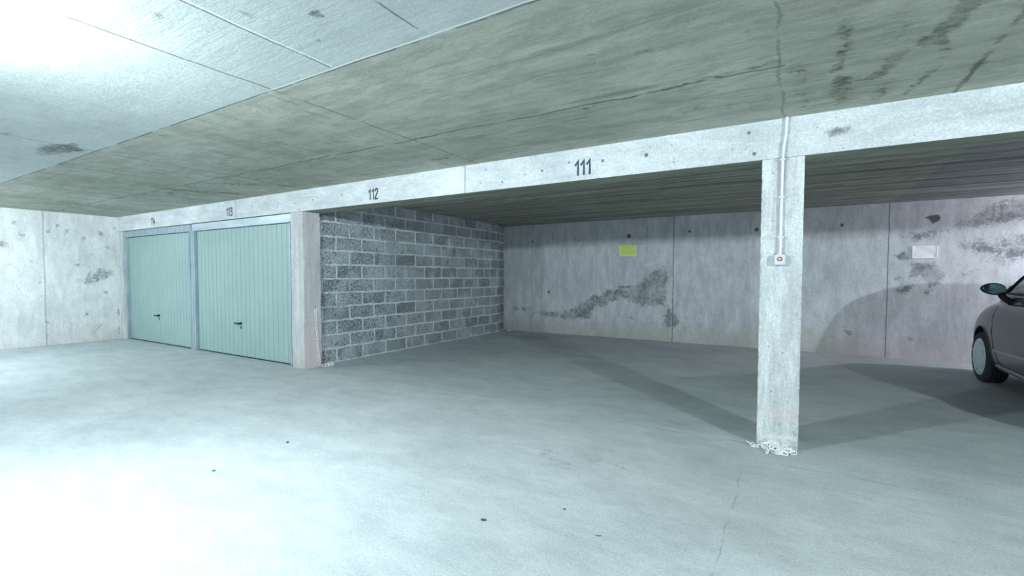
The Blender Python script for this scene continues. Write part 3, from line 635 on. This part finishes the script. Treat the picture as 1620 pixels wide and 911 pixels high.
full = bmesh.new(); full.from_mesh(body.data); BV = BVHTree.FromBMesh(full); full.free()
FWY, RWY, WR, WZ = 7.49, 4.98, .295, .293
cutters = []
for wy in (FWY, RWY):
    for s in (-1, 1):
        b = bmesh.new(); lathe(b, [(s*.52, WR+.062), (s*1.0, WR+.062)], 64, 'X', (0, wy-6.3, WZ+.01))
        c = obj('cutter', b, M_trim); c.parent = car; cutters.append(c)
cut(body, cutters)
for p in body.data.polygons: p.use_smooth = True
try: body.data.set_sharp_from_angle(angle=math.radians(35))
except Exception: pass
def side(y, z, s=-1, off=.0):   # point on the flank (local coords)
    h = BV.ray_cast(Vector((s*2, y-6.3, z)), Vector((-s, 0, 0)))
    p = h[0] if h[0] is not None else Vector((s*.8, y-6.3, z)); return p+Vector((s*off, 0, 0))
def topz(x, y, off=0):
    h = BV.ray_cast(Vector((x, y-6.3, 3)), Vector((0, 0, -1))); return h[0]+Vector((0, 0, off))
# cabin shell
LV = [(.90, 7.60, 4.47, .785), (1.02, 7.46, 4.50, .785), (1.12, 7.28, 4.56, .765), (1.24, 7.03, 4.66, .725), (1.34, 6.79, 4.76, .685), (1.41, 6.52, 4.90, .63), (1.445, 6.22, 5.05, .54), (1.455, 5.95, 5.2, .40)]
def lev(z):
    for a, b in zip(LV[:-1], LV[1:]):
        if z <= b[0]: f = (z-a[0])/(b[0]-a[0]); return [a[i]+(b[i]-a[i])*f for i in (1, 2, 3)]
    return list(LV[-1][1:])
def sup(yf, yr, w, a, n=5.6):
    c, s = math.cos(a), math.sin(a); e = 2/n
    return (w*abs(c)**e*(1 if c > 0 else -1), (yf+yr)/2+(yf-yr)/2*abs(s)**e*(1 if s > 0 else -1))
bm = bmesh.new(); rings = []; zs = [.90, .96, 1.02, 1.07, 1.12, 1.18, 1.24, 1.29, 1.34, 1.375, 1.41, 1.43, 1.445, 1.452, 1.457]
for z in zs:
    yf, yr, w = lev(z); rings.append([bm.verts.new((*(lambda q: (q[0], q[1]-6.3))(sup(yf, yr, w, 2*math.pi*k/96)), z)) for k in range(96)])
for A, B in zip(rings[:-1], rings[1:]):
    for k in range(96): bm.faces.new((A[k], A[(k+1) % 96], B[(k+1) % 96], B[k]))
bm.faces.new(rings[-1])
bmesh.ops.recalc_face_normals(bm, faces=bm.faces[:])
cabin = obj('roof', bm, [M_paint, M_trim], car, True)
md = cabin.modifiers.new('s', 'SOLIDIFY'); md.thickness = .02; md.offset = -1; bake(cabin)
def prism(poly, ax, lo, hi):
    b = bmesh.new(); mk = (lambda p, h: (h, p[0]-6.3, p[1])) if ax == 'x' else (lambda p, h: (p[0], h-6.3, p[1]))
    A = [b.verts.new(mk(p, lo)) for p in poly]; B = [b.verts.new(mk(p, hi)) for p in poly]; n = len(poly)
    b.faces.new(A); b.faces.new(B[::-1])
    for k in range(n): b.faces.new((A[k], B[k], B[(k+1) % n], A[(k+1) % n]))
    bmesh.ops.recalc_face_normals(b, faces=b.faces[:]); c = obj('cutter', b, M_trim); c.parent = car; return c
SW1 = [(6.98, 1.045), (6.70, 1.27), (6.50, 1.365), (6.05, 1.385), (5.70, 1.385), (5.68, 1.045)]
SWQ = [(7.17, 1.045), (7.04, 1.045), (6.94, 1.125)]
SW2 = [(5.60, 1.05), (5.61, 1.385), (5.25, 1.36), (5.00, 1.27), (4.88, 1.09)]
WS = [(-.63, 1.04), (.63, 1.04), (.50, 1.39), (-.50, 1.39)]
cut(cabin, [prism(SW1, 'x', -1, 1), prism(SW2, 'x', -1, 1), prism(SWQ, 'x', -1, 1), prism(WS, 'y', 6.5, 8), prism([(-.60, 1.08), (.60, 1.08), (.50, 1.35), (-.5, 1.35)], 'y', 3.5, 4.95)])
for p in cabin.data.polygons: p.use_smooth = True
try: cabin.data.set_sharp_from_angle(angle=math.radians(35))
except Exception: pass
cb = bmesh.new(); cb.from_mesh(cabin.data); cb.free()
def wx(y, z, off=-.008):
    yf, yr, w = lev(z); q = abs((y-(yf+yr)/2)/((yf-yr)/2)); return w*max(0, 1-min(1, q)**5.6)**(1/5.6)+off
def wy(x, z, front, off=-.008):
    yf, yr, w = lev(z); q = abs(x/w); k = (yf-yr)/2*max(0, 1-min(1, q)**5.6)**(1/5.6)+off; return (yf+yr)/2+(k if front else -k)
def pane(name, poly, ax, s):
    """fill polygon with a fine fan grid mapped on the cabin surface"""
    b = bmesh.new(); c = (sum(p[0] for p in poly)/len(poly), sum(p[1] for p in poly)/len(poly)); n = len(poly); E = []
    for k in range(n):
        for j in range(8): E.append(tuple(poly[k][i]+(poly[(k+1) % n][i]-poly[k][i])*j/8 for i in (0, 1)))
    f3 = (lambda u, v: (s*wx(u, v), u-6.3, v)) if ax == 'x' else (lambda u, v: (u, wy(u, v, s > 0)-6.3, v))
    R = []
    for r in (1.03, .75, .5, .25): R.append([b.verts.new(f3(c[0]+(e[0]-c[0])*r, c[1]+(e[1]-c[1])*r)) for e in E])
    for A, B in zip(R[:-1], R[1:]):
        for k in range(len(E)): b.faces.new((A[k], A[(k+1) % len(E)], B[(k+1) % len(E)], B[k]))
    b.faces.new(R[-1]); bmesh.ops.recalc_face_normals(b, faces=b.faces[:])
    o = obj(name, b, M_glass, car, True); md = o.modifiers.new('s', 'SOLIDIFY'); md.thickness = .004; md.offset = 0; bake(o); return o
for s in (-1, 1):
    pane('side_window', SW1, 'x', s); pane('side_window', SW2, 'x', s); pane('quarter_window', SWQ, 'x', s)
pane('windshield', WS, 'y', 1); pane('rear_window', [(-.60, 1.08), (.60, 1.08), (.50, 1.35), (-.5, 1.35)], 'y', -1)
# black rubber round the side windows
for s in (-1, 1):
    b = bmesh.new()
    for poly in (SW1, SW2, SWQ):
        P = []
        for k in range(len(poly)):
            for j in range(4): P.append(tuple(poly[k][i]+(poly[(k+1) % len(poly)][i]-poly[k][i])*j/4 for i in (0, 1)))
        tube(b, [(s*wx(u, v, .001), u-6.3, v) for u, v in P], .009, 6, True)
    obj('window_seal', b, M_trim, car, True)
    b = bmesh.new(); tube(b, [(s*wx(7.10-.27*k, 1.028, .004), 7.10-.27*k-6.3, 1.028) for k in range(8)], .010, 8); o = obj('belt_trim', b, M_strip, car, True); o['label'] = 'light grey strip under the side windows'
    # door seams
    b = bmesh.new()
    tube(b, [side(y, z, s, .0005) for y, z in [(7.00, .99), (7.09, .90), (7.12, .80), (7.10, .62), (7.06, .45), (6.98, .33), (6.9, .29)]], .0045, 6)
    tube(b, [side(y, z, s, .0005) for y, z in [(5.65, 1.0), (5.66, .8), (5.68, .5), (5.70, .29)]], .0045, 6)
    tube(b, [side(6.9-.12*k, .285, s, .0005) for k in range(11)], .0045, 6)
    obj('door_seam', b, M_trim, car, True)
    b = bmesh.new(); n = 26; g = []
    for k in range(n):
        y = 7.03-1.9*k/(n-1); z = .425+.04*k/(n-1); g.append([side(y, z-.016, s, .0), side(y, z-.010, s, .012), side(y, z+.010, s, .012), side(y, z+.018, s, .0)])
    g = [[b.verts.new(p) for p in r] for r in g]
    for A, B in zip(g[:-1], g[1:]):
        for k in range(3): b.faces.new((A[k], A[k+1], B[k+1], B[k]))
    bmesh.ops.recalc_face_normals(b, faces=b.faces[:]); o = obj('door_molding', b, M_strip, car, True); o['label'] = 'pale strip along the door'
    b = bmesh.new(); g = []
    for k in range(n):
        y = 7.06-1.62*k/(n-1); z = .255+.008*k/(n-1); g.append([b.verts.new(p) for p in (side(y, z-.05, s, .002), side(y, z-.035, s, .022), side(y, z+.006, s, .024), side(y, z+.02, s, .0))])
    for A, B in zip(g[:-1], g[1:]):
        for k in range(3): b.faces.new((A[k], A[k+1], B[k+1], B[k]))
    bmesh.ops.recalc_face_normals(b, faces=b.faces[:]); o = obj('sill_trim', b, M_strip, car, True); o['label'] = 'light grey sill strip'
    # wheel arch lips
    for wyy in (FWY, RWY):
        b = bmesh.new(); P = []
        for k in range(25):
            a = math.radians(-12+204*k/24); y = wyy+math.cos(a)*(WR+.064); z = WZ+.01+math.sin(a)*(WR+.064); P.append(side(y, z, s, -.002))
        tube(b, P, .010, 8); obj('arch_lip', b, M_paint, car, True)
    b = bmesh.new(); p0 = side(5.95, .80, s, .0)
    tube(b, [p0+Vector((0, -.02, 0)), p0+Vector((s*.028, 0, 0)), p0+Vector((s*.03, .08, .004)), p0+Vector((s*.026, .15, 0)), p0+Vector((0, .17, 0))], .012, 10); obj('door_handle', b, M_trim, car, True)
    # mirror
    mo = bmesh.new(); cx, cy, cz = s*.935, 6.70-6.3, 1.10
    b2 = bmesh.new(); bmesh.ops.create_uvsphere(b2, u_segments=32, v_segments=20, radius=1)
    for v in b2.verts:
        x_, y_, z_ = v.co; q = 1-.12*x_*s
        v.co = Vector((cx+x_*.098, cy+(y_*.075 if y_ > 0 else y_*.022), cz+.004*x_*s+z_*.062*q))
    join(mo, b2); hs = obj('mirror_housing', mo, M_trim, car, True)
    mg = bmesh.new(); b2 = bmesh.new(); bmesh.ops.create_circle(b2, cap_ends=True, segments=40, radius=1)
    for v in b2.verts:
        x_, z_ = v.co.x, v.co.y; q = 1-.12*x_*s; v.co = Vector((cx+x_*.088, cy-.0225-.001*(1-x_*x_), cz+.004*x_*s+z_*.051*q))
    join(mg, b2); bmesh.ops.recalc_face_normals(mg, faces=mg.faces[:]); o = obj('mirror_glass', mg, M_mirror, hs); o['label'] = 'dark greenish mirror glass'
    md = o.modifiers.new('s', 'SOLIDIFY'); md.thickness = .003; md.offset = 0; bake(o)
    ab = bmesh.new(); A = side(6.92, .985, s, -.01); tube(ab, [Vector((s*.875, cy+.02, cz-.045)), Vector((s*.85, cy+.035, cz-.085)), Vector((s*.80, cy+.05, .975)), Vector((s*.76, cy+.06, .95))], [.032, .034, .038, .034], 12, False, .7)
    tube(ab, [side(6.80, .955, s, .004), side(6.6, .985, s, .004), side(6.4, .965, s, .006), side(6.2, .955, s, .004)], [.03, .018, .028, .008], 8)
    obj('mirror_arm', ab, M_trim, car, True)
# wheels
for i, (s, yy) in enumerate([(-1, FWY), (1, FWY), (-1, RWY), (1, RWY)]):
    tw = .195; xo = s*.825; xi = xo-s*tw
    b = bmesh.new()
    pr = [(xo-s*.012, .205), (xo, .222), (xo+s*.004, .25), (xo-s*.008, .278), (xo-s*.024, .290)]
    for k in range(4):
        a = xo-s*(.030+k*.036); pr += [(a, WR-.002), (a-s*.026, WR-.002), (a-s*.027, WR-.010), (a-s*.034, WR-.010)]
    pr += [(xi+s*.02, .290), (xi, .27), (xi, .21), (xi+s*.02, .19)]
    lathe(b, pr, 72, 'X', (0, yy-6.3, WZ), closed=True)
    ty = obj('tyre', b, M_tyre, car, True)
    b = bmesh.new(); lathe(b, [(xi+s*.03, .19), (xo-s*.03, .206), (xo-s*.004, .214), (xo+s*.004, .206), (xo+s*.000, .190), (xo+s*.010, .165), (xo+s*.016, .09), (xo+s*.018, .05), (xo+s*.012, .0)], 56, 'X', (0, yy-6.3, WZ))
    wc = obj('wheel_cover', b, M_cap, ty, True); wc['label'] = 'silver grey wheel cover'
    for k in range(8):
        a = 2*math.pi*(k+.5)/8; p = (xo+s*.010, yy-6.3+math.cos(a)*.172, WZ+math.sin(a)*.172)
        b = bmesh.new(); bmesh.ops.create_uvsphere(b, u_segments=10, v_segments=8, radius=.016)
        for v in b.verts: v.co = Vector((v.co.x*.6+p[0], v.co.y+p[1], v.co.z+p[2]))
        obj('cover_stud', b, M_chrome, ty, True)
    b = bmesh.new(); lathe(b, [(s*.55, .06), (xi+s*.03, .06)], 16, 'X', (0, yy-6.3, WZ)); obj('axle', b, M_trim, car)
# inner arches, lights, bumpers, plates, seats
for s in (-1, 1):
    b = bmesh.new(); tube(b, [Vector((s*.50, 1.80, .70)), Vector((s*.60, 1.76, .69)), Vector((s*.68, 1.66, .715))], [.05, .07, .045], 14, False, .8); obj('headlight', b, M_lens, car, True)
    b = bmesh.new(); tube(b, [Vector((s*.73, -1.77, .70)), Vector((s*.735, -1.765, .85)), Vector((s*.70, -1.77, .97))], [.04, .055, .04], 12); obj('tail_light', b, M_red, car, True)
b = bmesh.new(); box(b, -.35, .35, 1.955, 1.985, .36, .48, .008); obj('grille', b, M_trim, car)
b = bmesh.new(); box(b, -.26, .26, -1.905, -1.885, .56, .67, .004); obj('number_plate', b, M_cap, car)
b = bmesh.new(); tube(b, [(-.78, -1.66, .45), (-.70, -1.83, .45), (-.4, -1.90, .45), (.4, -1.90, .45), (.70, -1.83, .45), (.78, -1.66, .45)], .07, 12, False, 1.0); obj('bumper', b, M_paint, car, True)
for s in (-1, 1):
    for yy, nm in ((-.35, 'front_seat'), (-1.15, 'rear_seat')):
        b = bmesh.new(); box(b, s*.36-.22, s*.36+.22, yy-.08, yy+.04, .97, 1.13, .04); box(b, s*.36-.12, s*.36+.12, yy-.09, yy+.01, 1.14, 1.28, .035); tube(b, [(s*.36, yy-.03, 1.1), (s*.36, yy-.03, 1.16)], .02, 8); obj(nm, b, M_seat, car, True)
b = bmesh.new(); pts = [(-.36+.175*math.cos(a), .33-.06*math.sin(a), 1.0+.15*math.sin(a)) for a in [2*math.pi*k/28 for k in range(28)]]; tube(b, pts, .015, 8, True); obj('steering_wheel', b, M_trim, car, True)

# ------------------------------------------------------------------ lamps
M_base = plain('lamp_base', (.7, .72, .72), .5)
ME = bpy.data.materials.new('lit_bulb'); ME.use_nodes = True; q = ME.node_tree.nodes['Principled BSDF']; q.inputs['Emission Color'].default_value = (.85, .98, 1, 1); q.inputs['Emission Strength'].default_value = 25
LL = ['above the lane left of the camera', 'above the lane right of the camera', 'above the lane by the far left wall', 'over the bays beyond the parked car']
for (x, y, z, w, c, r), lab in zip(LAMPS, LL):
    t = thing('ceiling_lamp', 'bare lit bulb on a round base ' + lab, 'lamp', (x, y, H))
    b = bmesh.new(); lathe(b, [(0, .055), (-.012, .055), (-.02, .03), (z-H+r*.9, .02)], 28, 'Z'); obj('base', b, M_base, t, True)
    b = bmesh.new(); b2 = bmesh.new(); bmesh.ops.create_uvsphere(b2, u_segments=20, v_segments=12, radius=r*.55)
    for v in b2.verts: v.co.z += z-H
    join(b, b2); obj('bulb', b, ME, t, True)
    L = bpy.data.lights.new('lamp_light', 'POINT'); L.energy = w; L.color = c; L.shadow_soft_size = r
    lo = bpy.data.objects.new('lamp_light', L); COL.objects.link(lo); lo.parent = t; lo.location = (0, 0, z-H)

# ------------------------------------------------------------------ litter on the floor
M_lit = plain('dry_leaf', (.12, .12, .08), .8); M_lit2 = plain('dark_crumb', (.07, .08, .08), .9); M_white = plain('white_scrap', (.75, .78, .78), .7)
def crumb(name, x, y, sx, sy, sz, rz, mat, label, cat):
    b = bmesh.new(); bmesh.ops.create_icosphere(b, subdivisions=2, radius=1); r_ = random.Random(int(x*1000))
    for v in b.verts:
        k = 1+r_.uniform(-.25, .25); v.co = Vector((v.co.x*sx*k, v.co.y*sy*k, max(v.co.z, -.8)*sz*k))
    mz = min(v.co.z for v in b.verts)
    for v in b.verts: v.co.z -= mz
    o = obj(name, b, mat, None, True, (x, y, 0)); o.rotation_euler = (0, 0, rz); return tag(o, label, cat)
crumb('dry_leaf', -.765, 2.065, .016, .004, .002, .5, M_lit, 'small brown leaf scrap on the lane floor near the bottom edge', 'leaf')
crumb('concrete_crumb', -1.311, 1.901, .014, .008, .004, .3, M_lit2, 'dark crumb lying alone on the lane, left of the brown leaf scrap', 'debris')
crumb('concrete_crumb', -1.009, 2.211, .008, .005, .003, 1.2, M_lit2, 'tiny dark crumb just above the brown leaf scrap', 'debris')
crumb('concrete_crumb', -3.162, 2.054, .013, .008, .004, 2.0, M_lit2, 'dark crumb farther out on the lane before the rough pillar', 'debris')
crumb('concrete_crumb', -3.094, 1.509, .012, .007, .003, .9, M_lit2, 'dark crumb at left on the bright part of the lane', 'debris')
crumb('paper_scrap', -5.38, 8.80, .045, .03, .015, .3, M_white, 'small white scrap in the far corner where block wall ends', 'paper')
